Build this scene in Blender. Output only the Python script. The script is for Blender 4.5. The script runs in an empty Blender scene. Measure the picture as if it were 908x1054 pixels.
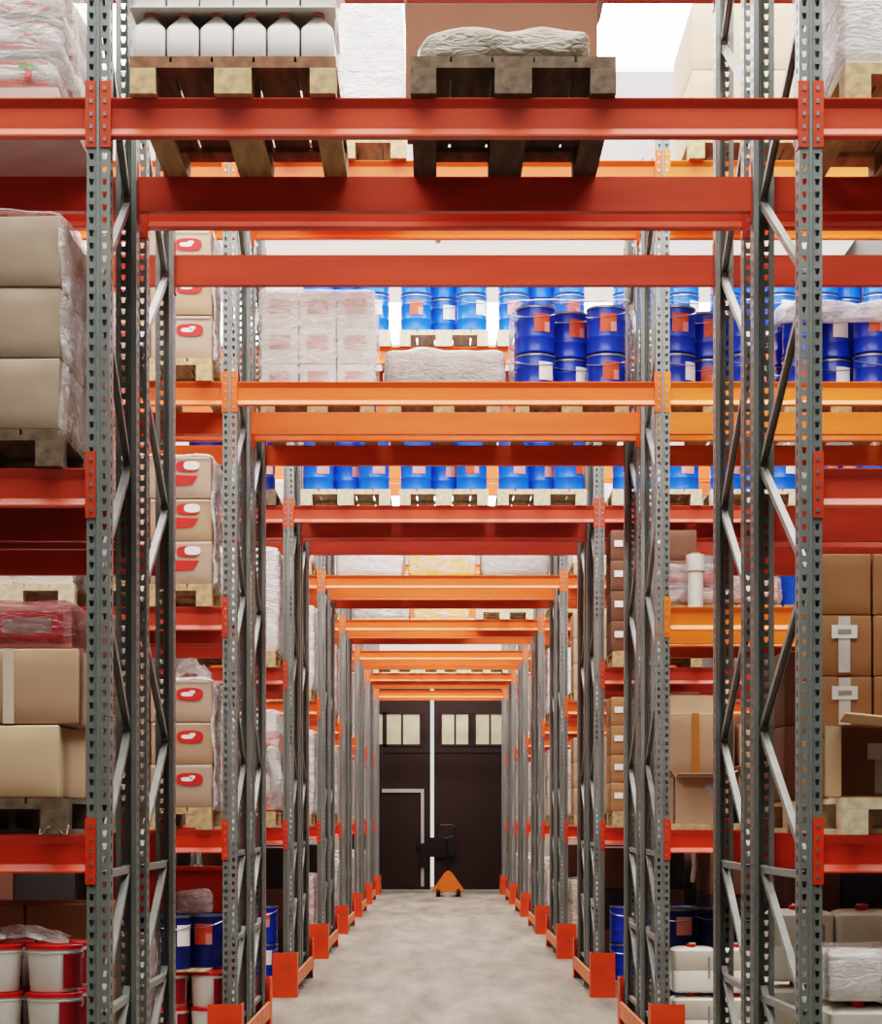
import bpy, math, random
from mathutils import Vector, Matrix, noise
random.seed(7)
scene = bpy.context.scene
COL = scene.collection
PI = math.pi
F_PX = 2209.0                      # focal length in pixels of the 908x1054 frame
CAM_Z = 1.57

# ------------------------------------------------------------------ materials
def lin(c):
    return tuple((x/12.92 if x <= 0.04045 else ((x+0.055)/1.055)**2.4) for x in (v/255 for v in c))
MATS = {}
def nodes(m):
    m.use_nodes = True
    nt = m.node_tree
    return nt, nt.nodes, nt.links, nt.nodes['Principled BSDF']
def mat(name, rgb, rough=0.5, metal=0.0, var=0.12, scale=6.0, bump=0.0, bscale=40.0, stretch=(1,1,1), spec=0.5, emit=0.0):
    m = bpy.data.materials.new(name); MATS[name] = m
    nt, N, L, b = nodes(m)
    c = lin(rgb)
    tc = N.new('ShaderNodeTexCoord'); mp = N.new('ShaderNodeMapping'); mp.inputs['Scale'].default_value = stretch
    L.new(tc.outputs['Object'], mp.inputs['Vector'])
    nz = N.new('ShaderNodeTexNoise'); nz.inputs['Scale'].default_value = scale; nz.inputs['Detail'].default_value = 4
    L.new(mp.outputs['Vector'], nz.inputs['Vector'])
    rp = N.new('ShaderNodeValToRGB')
    rp.color_ramp.elements[0].position = 0.3; rp.color_ramp.elements[1].position = 0.72
    rp.color_ramp.elements[0].color = (*[v*(1-var) for v in c], 1)
    rp.color_ramp.elements[1].color = (*[min(1, v*(1+var)) for v in c], 1)
    L.new(nz.outputs['Fac'], rp.inputs['Fac']); L.new(rp.outputs['Color'], b.inputs['Base Color'])
    b.inputs['Roughness'].default_value = rough; b.inputs['Metallic'].default_value = metal
    b.inputs['Specular IOR Level'].default_value = spec
    if emit:
        L.new(rp.outputs['Color'], b.inputs['Emission Color']); b.inputs['Emission Strength'].default_value = emit
    if bump:
        n2 = N.new('ShaderNodeTexNoise'); n2.inputs['Scale'].default_value = bscale; n2.inputs['Detail'].default_value = 3
        L.new(mp.outputs['Vector'], n2.inputs['Vector'])
        bp = N.new('ShaderNodeBump'); bp.inputs['Strength'].default_value = bump; bp.inputs['Distance'].default_value = 0.01
        L.new(n2.outputs['Fac'], bp.inputs['Height']); L.new(bp.outputs['Normal'], b.inputs['Normal'])
    return m
def film_mat(name, rgb, lo, hi, rough=0.22, scale=5.0, stretch=(1,1,2.5)):
    """clear stretch film: streaky, partly see-through, crinkled"""
    m = bpy.data.materials.new(name); MATS[name] = m
    nt, N, L, b = nodes(m)
    out = N['Material Output']
    b.inputs['Base Color'].default_value = (*lin(rgb), 1); b.inputs['Roughness'].default_value = rough
    tc = N.new('ShaderNodeTexCoord'); mp = N.new('ShaderNodeMapping'); mp.inputs['Scale'].default_value = stretch
    L.new(tc.outputs['Object'], mp.inputs['Vector'])
    nz = N.new('ShaderNodeTexNoise'); nz.inputs['Scale'].default_value = scale; nz.inputs['Detail'].default_value = 5; nz.inputs['Distortion'].default_value = 1.2
    L.new(mp.outputs['Vector'], nz.inputs['Vector'])
    mr = N.new('ShaderNodeMapRange'); mr.inputs['From Min'].default_value = 0.35; mr.inputs['From Max'].default_value = 0.68
    mr.inputs['To Min'].default_value = lo; mr.inputs['To Max'].default_value = hi
    L.new(nz.outputs['Fac'], mr.inputs['Value'])
    n2 = N.new('ShaderNodeTexNoise'); n2.inputs['Scale'].default_value = 11; n2.inputs['Detail'].default_value = 4; n2.inputs['Distortion'].default_value = 2
    L.new(mp.outputs['Vector'], n2.inputs['Vector'])
    bp = N.new('ShaderNodeBump'); bp.inputs['Strength'].default_value = 0.7; bp.inputs['Distance'].default_value = 0.03
    L.new(n2.outputs['Fac'], bp.inputs['Height']); L.new(bp.outputs['Normal'], b.inputs['Normal'])
    tr = N.new('ShaderNodeBsdfTransparent'); mx = N.new('ShaderNodeMixShader')
    L.new(mr.outputs['Result'], mx.inputs['Fac']); L.new(tr.outputs[0], mx.inputs[1]); L.new(b.outputs[0], mx.inputs[2])
    L.new(mx.outputs[0], out.inputs['Surface'])
    return m
mat('galv', (132,138,135), 0.42, 0.4, 0.14, 9, stretch=(1,1,.25))
mat('brace_steel', (150,152,148), 0.45, 0.35, 0.12, 9)
mat('beam_shaded_red', (198,76,50), 0.38, 0, 0.14, 3, stretch=(.6,4,4))  # the one beam paint, reddened and darkened for shaded racks
mat('beam_lit_vivid', (222,70,34), 0.36, 0, 0.12, 3, stretch=(.6,4,4))  # same beam paint, brighter tint for the low beams
mat('beam_lit_orange', (232,100,44), 0.36, 0, 0.10, 3, stretch=(.6,4,4))  # same beam paint, tinted as the better lit rows show it
mat('beam_lit_amber', (238,120,44), 0.36, 0, 0.10, 3, stretch=(.6,4,4))  # same beam paint, yellower tint for strongly lit beams
mat('guard_paint', (226,78,34), 0.42, 0, 0.16, 5)
mat('rail_toplit', (226,128,84), 0.5, 0, 0.18, 5)  # guard orange paled to carry light from above in its colour
mat('wood', (186,158,120), 0.75, 0, 0.3, 3.0, 0.25, 30, (8,1,8))
mat('wood_pale', (206,190,160), 0.75, 0, 0.22, 3.0, 0.2, 30, (8,1,8))
mat('wood_old', (104,88,72), 0.85, 0, 0.4, 3.0, 0.35, 30, (8,1,8))
mat('wood_red', (132,92,70), 0.8, 0, 0.35, 3.0, 0.25, 30, (8,1,8))
mat('card', (174,142,116), 0.75, 0, 0.07, 3, 0.05, 20)
mat('card_grey', (156,138,120), 0.42, 0, 0.10, 3, 0.35, 7)
mat('card_brown', (160,116,80), 0.75, 0, 0.07, 3, 0.05, 20)
mat('card_dark', (112,74,56), 0.75, 0, 0.1, 3)
mat('card_light', (196,168,138), 0.72, 0, 0.06, 3)
mat('card_maroon', (138,92,72), 0.75, 0, 0.1, 3)
mat('card_pink', (176,150,132), 0.6, 0, 0.08, 3, 0.2, 9)
mat('card_shade_fill', (52,44,44), 0.7, 0, 0.15, 3)  # near-black card for the loads added to deepen shade
mat('card_white', (226,220,216), 0.6, 0, 0.05, 4)
mat('card_yellow', (238,170,60), 0.6, 0, 0.08, 4)
mat('tape_clear', (206,192,170), 0.3, 0, 0.05, 8)
mat('tape_white', (214,208,200), 0.4, 0, 0.1, 25)
mat('tape_brown', (176,116,60), 0.35, 0, 0.05, 8)
mat('print_red', (206,48,44), 0.55, 0, 0.08, 10)
mat('print_white', (240,236,232), 0.5, 0, 0.03, 10)
mat('print_pink', (206,140,134), 0.55, 0, 0.1, 10)
mat('print_green', (90,150,84), 0.55, 0, 0.15, 20)
mat('print_grey', (160,156,150), 0.55, 0, 0.2, 40)
mat('white_plastic', (226,224,218), 0.35, 0, 0.03, 5)
mat('can_plastic', (222,220,208), 0.38, 0, 0.05, 5)
mat('red_plastic', (200,32,36), 0.32, 0, 0.08, 6)
mat('pink_plastic', (226,150,142), 0.4, 0, 0.05, 6)
mat('blue_steel', (28,62,168), 0.28, 0.0, 0.14, 4)
mat('blue_bright', (30,92,204), 0.28, 0.0, 0.12, 4)
mat('navy_steel', (22,38,104), 0.3, 0.0, 0.14, 4)
mat('rim_metal', (150,156,168), 0.3, 0.7, 0.1, 8)
mat('label_orange', (206,78,48), 0.45, 0, 0.25, 14)
mat('black_rubber', (22,22,24), 0.55, 0, 0.1, 8)
mat('black_paint', (16,17,19), 0.4, 0, 0.1, 8)
mat('jack_orange', (240,128,52), 0.4, 0, 0.06, 6)
mat('sack', (222,212,208), 0.5, 0, 0.06, 6, 0.4, 10)
mat('sack_red', (196,92,84), 0.45, 0, 0.25, 7, 0.4, 10)
mat('sack_pink', (214,180,174), 0.45, 0, 0.12, 6, 0.4, 10)
mat('red_sheet', (188,58,34), 0.5, 0, 0.1, 2)
mat('door_paint', (40,20,16), 0.6, 0, 0.18, 5, stretch=(6,1,.3))
mat('door_trim', (176,172,166), 0.5, 0, 0.08, 5)
mat('frosted', (196,190,162), 0.4, 0, 0.14, 3, emit=0.12)
mat('pail_label', (140,26,38), 0.4, 0, 0.08, 8)
film_mat('film_dusty', (150,142,128), .75, .98, .35)
mat('wall_paint', (62,55,50), 0.85, 0, 0.1, 1.2)
mat('end_wall', (214,206,196), 0.85, 0, 0.06, 1.2)
mat('ceiling_glow', (240,238,234), 0.8, 0, 0.04, 1.0, emit=1.3)  # glow added so the ceiling reads white and brightens the hall
mat('truss_paint', (205,205,202), 0.6, 0, 0.06, 3)
mat('board', (188,172,148), 0.7, 0, 0.15, 4)
film_mat('film', (236,234,232), 0.14, 0.62)
film_mat('film_heavy', (232,228,228), 0.35, 0.85)
film_mat('film_pink', (228,206,206), 0.35, 0.85)
film_mat('film_grey', (190,186,182), 0.7, 0.97, 0.3)
film_mat('film_red', (150,84,88), 0.35, 0.75)
# concrete floor
def floor_mat():
    m = bpy.data.materials.new('concrete'); MATS['concrete'] = m
    nt, N, L, b = nodes(m)
    tc = N.new('ShaderNodeTexCoord')
    n1 = N.new('ShaderNodeTexNoise'); n1.inputs['Scale'].default_value = 1.3; n1.inputs['Detail'].default_value = 9; n1.inputs['Roughness'].default_value = .62
    n2 = N.new('ShaderNodeTexNoise'); n2.inputs['Scale'].default_value = 45; n2.inputs['Detail'].default_value = 4
    mp = N.new('ShaderNodeMapping'); mp.inputs['Scale'].default_value = (2.2, .35, 1)
    L.new(tc.outputs['Object'], mp.inputs['Vector']); L.new(mp.outputs['Vector'], n1.inputs['Vector']); L.new(tc.outputs['Object'], n2.inputs['Vector'])
    mx = N.new('ShaderNodeMath'); mx.operation = 'MULTIPLY_ADD'; mx.inputs[1].default_value = .25
    L.new(n2.outputs['Fac'], mx.inputs[0]); L.new(n1.outputs['Fac'], mx.inputs[2])
    rp = N.new('ShaderNodeValToRGB')
    rp.color_ramp.elements[0].position = .42; rp.color_ramp.elements[0].color = (*lin((92,84,74)),1)
    rp.color_ramp.elements[1].position = .82; rp.color_ramp.elements[1].color = (*lin((150,140,126)),1)
    L.new(mx.outputs[0], rp.inputs['Fac']); L.new(rp.outputs['Color'], b.inputs['Base Color'])
    b.inputs['Roughness'].default_value = .62
    bp = N.new('ShaderNodeBump'); bp.inputs['Strength'].default_value = .15; bp.inputs['Distance'].default_value = .004
    L.new(n2.outputs['Fac'], bp.inputs['Height']); L.new(bp.outputs['Normal'], b.inputs['Normal'])
floor_mat()
def sky_mat():
    m = bpy.data.materials.new('skylight_glass'); MATS['skylight_glass'] = m
    nt, N, L, b = nodes(m)
    e = N.new('ShaderNodeEmission'); e.inputs['Color'].default_value = (1, .985, .96, 1); e.inputs['Strength'].default_value = SKY_STRENGTH
    L.new(e.outputs[0], N['Material Output'].inputs['Surface'])
SKY_STRENGTH = 14.0
sky_mat()

# ------------------------------------------------------------------ mesh building
class MB:
    def __init__(s): s.v, s.f, s.mi, s.mats = [], [], [], []
    def _m(s, m):
        if m not in s.mats: s.mats.append(m)
        return s.mats.index(m)
    def add(s, vs, fs, m, M=None):
        o = len(s.v); k = s._m(m)
        s.v += [tuple(M @ Vector(p)) if M else tuple(p) for p in vs]
        for f in fs: s.f.append(tuple(i+o for i in f)); s.mi.append(k)
    def box(s, x0, x1, y0, y1, z0, z1, m, M=None):
        vs = [(x0,y0,z0),(x1,y0,z0),(x1,y1,z0),(x0,y1,z0),(x0,y0,z1),(x1,y0,z1),(x1,y1,z1),(x0,y1,z1)]
        s.add(vs, [(3,2,1,0),(4,5,6,7),(0,1,5,4),(1,2,6,5),(2,3,7,6),(3,0,4,7)], m, M)
    def prism_x(s, prof, x0, x1, m, caps=True):
        n = len(prof)
        vs = [(x0,y,z) for y,z in prof] + [(x1,y,z) for y,z in prof]
        fs = [(i,(i+1)%n,n+(i+1)%n,n+i) for i in range(n)]
        if caps: fs += [tuple(range(n))[::-1], tuple(range(n,2*n))]
        s.add(vs, fs, m)
    def lathe(s, prof, m, n=20, M=None):
        vs, fs = [], []
        for r,z in prof:
            for i in range(n):
                a = 2*PI*i/n; vs.append((r*math.cos(a), r*math.sin(a), z))
        for j in range(len(prof)-1):
            for i in range(n):
                a,b = j*n+i, j*n+(i+1)%n
                fs.append((a,b,b+n,a+n))
        if prof[0][0] > 1e-5: fs.append(tuple(range(n))[::-1])
        if prof[-1][0] > 1e-5: fs.append(tuple((len(prof)-1)*n+i for i in range(n)))
        s.add(vs, fs, m, M)
    def tube(s, pts, r, m, n=6):
        pts = [Vector(p) for p in pts]; vs, fs = [], []
        for i,p in enumerate(pts):
            t = (pts[min(i+1,len(pts)-1)]-pts[max(i-1,0)]).normalized()
            u = t.cross(Vector((0,0,1)) if abs(t.z) < .9 else Vector((1,0,0))).normalized(); w = t.cross(u)
            for k in range(n):
                a = 2*PI*k/n; vs.append(p + u*(r*math.cos(a)) + w*(r*math.sin(a)))
        for i in range(len(pts)-1):
            for k in range(n):
                a,b = i*n+k, i*n+(k+1)%n; fs.append((a,b,b+n,a+n))
        fs += [tuple(range(n))[::-1], tuple((len(pts)-1)*n+k for k in range(n))]
        s.add(vs, fs, m)
    def patch(s, r, a0, a1, z0, z1, m, n=6):
        vs = []
        for i in range(n+1):
            a = a0+(a1-a0)*i/n
            vs += [(r*math.cos(a), r*math.sin(a), z0), (r*math.cos(a), r*math.sin(a), z1)]
        s.add(vs, [(2*i,2*i+2,2*i+3,2*i+1) for i in range(n)], m)
    def loft(s, secs, m, n=6, cap=True):
        """stack of rounded rectangles (z, half width, half depth, corner radius)"""
        vs, fs = [], []
        for z,hx,hy,r in secs:
            for cx,cy,a0 in ((1,1,0),(-1,1,PI/2),(-1,-1,PI),(1,-1,1.5*PI)):
                for i in range(n):
                    a = a0+PI/2*i/(n-1)
                    vs.append((cx*(hx-r)+r*math.cos(a), cy*(hy-r)+r*math.sin(a), z))
        c = 4*n
        for j in range(len(secs)-1):
            for i in range(c):
                a,b = j*c+i, j*c+(i+1)%c; fs.append((a,b,b+c,a+c))
        if cap: fs += [tuple(range(c))[::-1], tuple((len(secs)-1)*c+i for i in range(c))]
        s.add(vs, fs, m)
    def rbox(s, w, d, h, r, m, n=5, bulge=0.0, jit=0.0, seed=0, jscale=4.0, skip=(), z0=0.0):
        """rounded, slightly bulged box with its base at z0; skip leaves faces out (bottom, top, front, back, left, right)"""
        hw, hd, hh = w/2, d/2, h/2
        def pos(p):
            q = Vector((max(-hw+r,min(hw-r,p.x)), max(-hd+r,min(hd-r,p.y)), max(-hh+r,min(hh-r,p.z))))
            e = p-q
            if e.length > 1e-9: q = q + e.normalized()*r
            ux, uy, uz = 1-(p.x/hw)**2, 1-(p.y/hd)**2, 1-(p.z/hh)**2
            b = Vector((0,0,0))
            if abs(abs(p.x)-hw) < 1e-6: b.x += math.copysign(bulge*uy*uz, p.x)
            if abs(abs(p.y)-hd) < 1e-6: b.y += math.copysign(bulge*ux*uz, p.y)
            if abs(abs(p.z)-hh) < 1e-6: b.z += math.copysign(bulge*.4*ux*uy, p.z)
            q = q + b
            if jit:
                nv = noise.noise_vector(q*jscale + Vector((seed*3.7, seed*1.3, 0)))
                if abs(abs(p.z)-hh) < 1e-6 and p.z < 0: nv.z = 0
                q = q + nv*jit
            return q + Vector((0,0,hh+z0))
        def ts(L):
            k = max(2, n); e = min(r/L, .2)
            return [0, e*.35, e] + [e+(1-2*e)*i/k for i in range(1,k)] + [1-e, 1-e*.35, 1]
        faces = {'front':lambda u,v:(-hw+w*u,-hd,-hh+h*v),'back':lambda u,v:(hw-w*u,hd,-hh+h*v),'right':lambda u,v:(hw,-hd+d*u,-hh+h*v),
                 'left':lambda u,v:(-hw,hd-d*u,-hh+h*v),'top':lambda u,v:(-hw+w*u,-hd+d*v,hh),'bottom':lambda u,v:(-hw+w*u,hd-d*v,-hh)}
        dims = {'front':(w,h),'back':(w,h),'right':(d,h),'left':(d,h),'top':(w,d),'bottom':(w,d)}
        for nm,fn in faces.items():
            if nm in skip: continue
            U, V = ts(dims[nm][0]), ts(dims[nm][1])
            vs = [pos(Vector(fn(u,v))) for v in V for u in U]; c = len(U)
            s.add(vs, [(j*c+i,j*c+i+1,(j+1)*c+i+1,(j+1)*c+i) for j in range(len(V)-1) for i in range(c-1)], m)
    def mesh(s, name, angle=35):
        me = bpy.data.meshes.new(name); me.from_pydata(s.v, [], s.f)
        for m in s.mats: me.materials.append(MATS[m])
        me.polygons.foreach_set('material_index', s.mi)
        if angle:
            me.polygons.foreach_set('use_smooth', [True]*len(s.f))
            import bmesh
            bm = bmesh.new(); bm.from_mesh(me); bmesh.ops.remove_doubles(bm, verts=bm.verts, dist=1e-5); bm.to_mesh(me); bm.free()
            me.set_sharp_from_angle(angle=math.radians(angle))
        me.update(); return me
CACHE = {}
def cached(key, name, fn, angle=35):
    if key not in CACHE:
        mb = MB(); fn(mb); CACHE[key] = mb.mesh(name, angle)
    return CACHE[key]
def link(name, data, parent=None, loc=(0,0,0), rot=(0,0,0)):
    o = bpy.data.objects.new(name, data); COL.objects.link(o); o.location = loc; o.rotation_euler = rot
    if parent is not None: o.parent = parent
    return o
def tag(o, label, cat, group=None):
    o['label'] = label; o['category'] = cat
    if group: o['group'] = group
    return o
def thing(name, label, cat, loc, rz=0, group=None):
    return tag(link(name, None, None, loc, (0,0,rz)), label, cat, group)
def struct(name, mb, angle=None):
    o = link(name, mb.mesh(name, angle)); o['kind'] = 'structure'; return o

# ------------------------------------------------------------------ layout
X0 = 0.052
POSTS = [X0-4.185, X0-1.395, X0+1.395, X0+4.185]
LEVELS = [0.0, 1.52, 2.955, 4.405, 5.83]
DEP, GAP = 1.08, 0.22
def row_y(k, half=0): return 8.4 + 5.42*k + (DEP+GAP)*half
BAYS = {'L': X0-2.79, 'T': X0, 'R': X0+2.79}
ROWN = ['front','second','third','fourth','fifth','sixth','seventh','last']
SHELF = ['floor level','first shelf','second shelf','third shelf','top shelf']
BAYN = {'L':'left bay','T':'tunnel','R':'right bay'}
def where(k, half, bay, lev):
    return f"{SHELF[lev]}, {BAYN[bay]}, {ROWN[k]} row" + (' rear' if half else '')
def wx(px, Y): return (px-451.0)*Y/F_PX
def wz(py, Y): return CAM_Z+(846-py)*Y/F_PX

# ------------------------------------------------------------------ the shell
m = MB(); m.box(-4.9, 4.9, -6, 52, -.1, 0, 'concrete'); struct('floor', m)
m = MB(); m.box(-4.9, -4.75, -6, 49.1, 0, 8.3, 'wall_paint'); struct('wall_left', m)
m = MB(); m.box(4.75, 4.9, -6, 49.1, 0, 8.3, 'wall_paint'); struct('wall_right', m)
WY = 48.9
m = MB(); m.box(-4.9, 4.9, -6.15, -6, 0, 8.3, 'wall_paint'); struct('wall_front', m)
m = MB()
m.box(-4.75, -2.06, WY, WY+.2, 0, 8.3, 'end_wall'); m.box(1.80, 4.75, WY, WY+.2, 0, 8.3, 'end_wall'); m.box(-2.06, 1.80, WY, WY+.2, 4.75, 8.3, 'end_wall')
struct('wall_back', m)
# ceiling with strips of rooflight over every aisle
sk = []
for k in range(0, 8):
    y = row_y(k) - 2.96 + .28
    sk.append((y, y+2.4))
m = MB(); prev = -6.0
for a,b in sk:
    if a < -6: continue
    m.box(-4.75, 4.75, prev, a, 8.2, 8.3, 'ceiling_glow'); prev = b
m.box(-4.75, 4.75, prev, 48.9, 8.2, 8.3, 'ceiling_glow')
struct('ceiling', m)
n = 0
for a,b in sk:
    if a < -6: continue
    n += 1
    m = MB(); m.box(-4.75, 4.75, a, b, 8.24, 8.26, 'skylight_glass'); struct(f'window_{n}', m)
    for x in (-2.4, 0, 2.4):
        m = MB(); m.box(x-.03, x+.03, a, b, 8.14, 8.235, 'truss_paint'); struct(f'trim_{n*3+int(x>0)+int(x>=0)}', m)
# big double door in the end wall
def door_leaf(name, x0, x1, wins, wicket=None):
    c = (x0+x1)/2
    mb = MB()
    mb.box(x0, x1, WY+.06, WY+.12, .03, 4.7, 'door_paint')
    for zz in (.06, 3.15, 4.45): mb.box(x0, x1, WY+.035, WY+.058, zz, zz+.12, 'door_paint')
    nb = int((x1-x0)/.12)
    for i in range(nb+1):
        xx = x0+(x1-x0)*i/nb; mb.box(max(x0,xx-.006), min(x1,xx+.006), WY+.05, WY+.062, .2, 3.14, 'door_paint')
    d = struct(name, mb)
    for wa, wb in wins:
        fr = MB(); z0, z1 = wz(766,WY), wz(735,WY)
        for a,b_,c_,e in ((wa-.05,wb+.05,z0-.05,z0),(wa-.05,wb+.05,z1,z1+.05),(wa-.05,wa,z0,z1),(wb,wb+.05,z0,z1),((wa+wb)/2-.022,(wa+wb)/2+.022,z0,z1)):
            fr.box(a, b_, WY+.02, WY+.057, c_, e, 'door_paint')
        link('window_frame', fr.mesh('window_frame', None), d)
        for q in (0,1):
            p = MB(); mid=(wa+wb)/2
            p.box(wa if q==0 else mid+.022, mid-.022 if q==0 else wb, WY+.045, WY+.056, z0, z1, 'frosted')
            link('pane', p.mesh('pane', None), d)
    if wicket:
        a, b_, top = wicket
        w = MB(); w.box(a, b_, WY+.01, WY+.034, top-.08, top, 'door_trim'); w.box(b_-.07, b_, WY+.01, WY+.034, .1, top-.081, 'door_trim')
        link('wicket_frame', w.mesh('wicket_frame', None), d)['label'] = 'pale frame of the small wicket door'
        w = MB(); w.box(b_-.17, b_-.1, WY+.0, WY+.034, 1.0, 1.2, 'black_paint'); link('door_handle', w.mesh('door_handle', None), d)
        w = MB(); w.box(wx(431.5,WY), wx(441.5,WY), WY-.03, WY-.005, wz(893,WY), wz(868,WY), 'black_paint'); w.box(wx(438,WY), wx(468,WY), WY-.06, WY-.031, wz(882,WY), wz(862,WY), 'black_paint'); link('lock_bar', w.mesh('lock_bar', None), d)['label'] = 'black locking bar across the two door leaves'
S = WY/F_PX
wl = [(wx(396,WY), wx(432,WY)), (wx(396,WY)-.8, wx(432,WY)-.8)]
wr = [(wx(455,WY), wx(482,WY)), (wx(490,WY), wx(519,WY))]
door_leaf('door_1', -2.06, wx(443,WY), wl, (wx(396,WY)-.06, wx(436.5,WY), wz(812,WY)))
door_leaf('door_2', wx(446.8,WY), 1.80, wr)

# ------------------------------------------------------------------ pallet racks
def up_mesh(mb):
    P = [(-.022,.095),(-.045,.095),(-.045,.058),(-.045,.036),(-.045,0),(-.034,0),(-.017,0),(-.008,0),(-.005,-.006),(.005,-.006),(.008,0),(.017,0),(.034,0),(.045,0),(.045,.036),(.045,.058),(.045,.095),(.022,.095)]
    holes = {2,5,11,14}; np_ = len(P); N = 123
    vs, fs = [], []
    rows = []
    for k in range(N):
        rows += [(k*.05, 0), (k*.05+.013, 1), (k*.05+.037, 2)]
    rows.append((N*.05, 0))
    for z,t in rows:
        for i,(x,y) in enumerate(P):
            xx = x
            if t and i in (5,12): xx = x*(0.90 if t == 1 else 1.05)
            if t and i in (6,11): xx = x*(1.15 if t == 1 else 0.92)
            vs.append((xx,y,z))
    for j in range(len(rows)-1):
        for i in range(np_-1):
            if rows[j][1] == 1 and i in holes: continue
            a = j*np_+i; fs.append((a,a+1,a+np_+1,a+np_))
    mb.add(vs, fs, 'galv')
    mb.box(-.06, .06, -.03, .10, 0, .008, 'galv')
UP = cached('upright', 'upright', up_mesh, None)
def brace_mesh(za, zb):
    def fn(mb):
        a, b = Vector((0,.06,za)), Vector((0,DEP-.06,zb)); t = (b-a).normalized(); u = Vector((1,0,0)); w = t.cross(u)
        W, H, T = .015, .015, .003
        prof = [(-W,-H),(W,-H),(W,H),(W-T,H),(W-T,-H+T),(-W+T,-H+T),(-W+T,H),(-W,H)]
        vs = [p+u*x+w*y for p in (a,b) for x,y in prof]; k = len(prof)
        mb.add(vs, [(i,(i+1)%k,k+(i+1)%k,k+i) for i in range(k)] + [(0,1,4,5),(0,5,6,7),(1,2,3,4)], 'brace_steel')
        for p,yy in ((a,.06),(b,DEP-.06)):
            mb.box(-.022, .022, p.y-.012, p.y+.012, p.z-.012, p.z+.012, 'brace_steel')
    return fn
BR_UP = cached('brace_up', 'brace', brace_mesh(0,.56), None)
BR_DN = cached('brace_dn', 'brace', brace_mesh(.56,0), None)
BR_H = cached('brace_h', 'brace', brace_mesh(0,0), None)
def beam_data(col):
    def fn(mb):
        P = [(.05,0),(.05,-.15),(0,-.15),(0,-.143),(.018,-.116),(.018,-.036),(0,-.005),(0,0)]
        mb.prism_x([(y,z) for y,z in P], -1.344, 1.344, col)
    return cached('beam'+col, 'beam', fn, None)
def conn_data(col, sgn):
    def fn(mb):       # hooked end plate; sgn -1 left end, +1 right end
        x = 1.35*sgn
        def bx(a,b,*r): mb.box(min(a,b), max(a,b), *r)
        bx(x-.005*sgn, x-.001*sgn, -.005, .055, -.195, .065, col)
        bx(x-.001*sgn, x+.036*sgn, -.005, -.001, -.195, .065, col)
        for i in range(5):
            z = .035-.05*i; bx(x+.013*sgn, x+.024*sgn, -.009, -.0051, z-.008, z+.008, 'rim_metal')
    return cached(f'conn{col}{sgn}', 'connector', fn, None)
def beam_col(k, bay, lev):
    if lev == 1: return 'beam_lit_vivid'
    if k == 0: return 'beam_shaded_red'
    if k == 1:
        if bay == 'R': return 'beam_lit_amber'
        return 'beam_lit_orange' if lev >= 3 else 'beam_shaded_red'
    if k == 2: return 'beam_shaded_red' if lev < 4 else 'beam_lit_orange'
    return 'beam_lit_orange' if k < 6 else ('beam_lit_orange' if lev > 2 else 'beam_shaded_red')
RACK_LAB = {
 (0,0): 'frontmost pallet rack, beams tinted red for shade, bottles and old pallet on its tunnel shelf',
 (0,1): 'shade-tinted red-beamed pallet rack standing back to back behind the frontmost rack',
 (1,0): 'orange-beamed pallet rack second in line, empty tunnel shelf, logo cartons on its left',
 (1,1): 'pallet rack behind the second row carrying white wrapped boxes and blue drums',
 (2,0): 'third-row pallet rack with blue drums on pallets above the tunnel',
 (2,1): 'empty rack with shade-tinted beams back to back behind the third-row drum rack',
}
for k in range(3, 8):
    RACK_LAB[(k,0)] = f'orange and grey pallet rack, front half of the {ROWN[k]} row down the tunnel'
    RACK_LAB[(k,1)] = f'orange and grey pallet rack, rear half of the {ROWN[k]} row down the tunnel'
for k in range(8):
    for half in ((0,1) if k < 7 else (0,)):
        t = thing('pallet_rack', RACK_LAB[(k,half)], 'pallet rack', ({(0,0):.012,(0,1):-.02}.get((k,half),0), row_y(k,half), 0), 0, 'pallet racks forming the tunnel')
        sk_ = .034 if (k,half) == (0,0) else 0; ra = (0,0,math.atan2(sk_,DEP))
        for x in POSTS:
            link('upright', UP, t, (x,0,0)); link('upright', UP, t, (x-sk_,DEP,0), (0,0,PI))
            for z in (.25, .80, 1.36): link('brace', BR_H, t, (x,0,z), ra)
            link('brace', BR_UP, t, (x,0,.28), ra); link('brace', BR_UP, t, (x,0,.81), ra)
            for i in range(8):
                z = 1.40+.58*i
                if z+.56 < 6.1: link('brace', BR_UP if i%2 == 0 else BR_DN, t, (x,0,z), ra)
        for bay,cx in BAYS.items():
            for lev in range(1,5):
                if bay == 'T' and lev < 3: continue
                c = beam_col(k, bay, lev)
                for rear in (0,1):
                    b = link('beam', beam_data(c), t, (cx-(sk_ if rear else 0), DEP if rear else 0, LEVELS[lev]), (0,0,PI if rear else 0))
                    for s in (-1,1): link('connector', conn_data(c, s), b)
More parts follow.
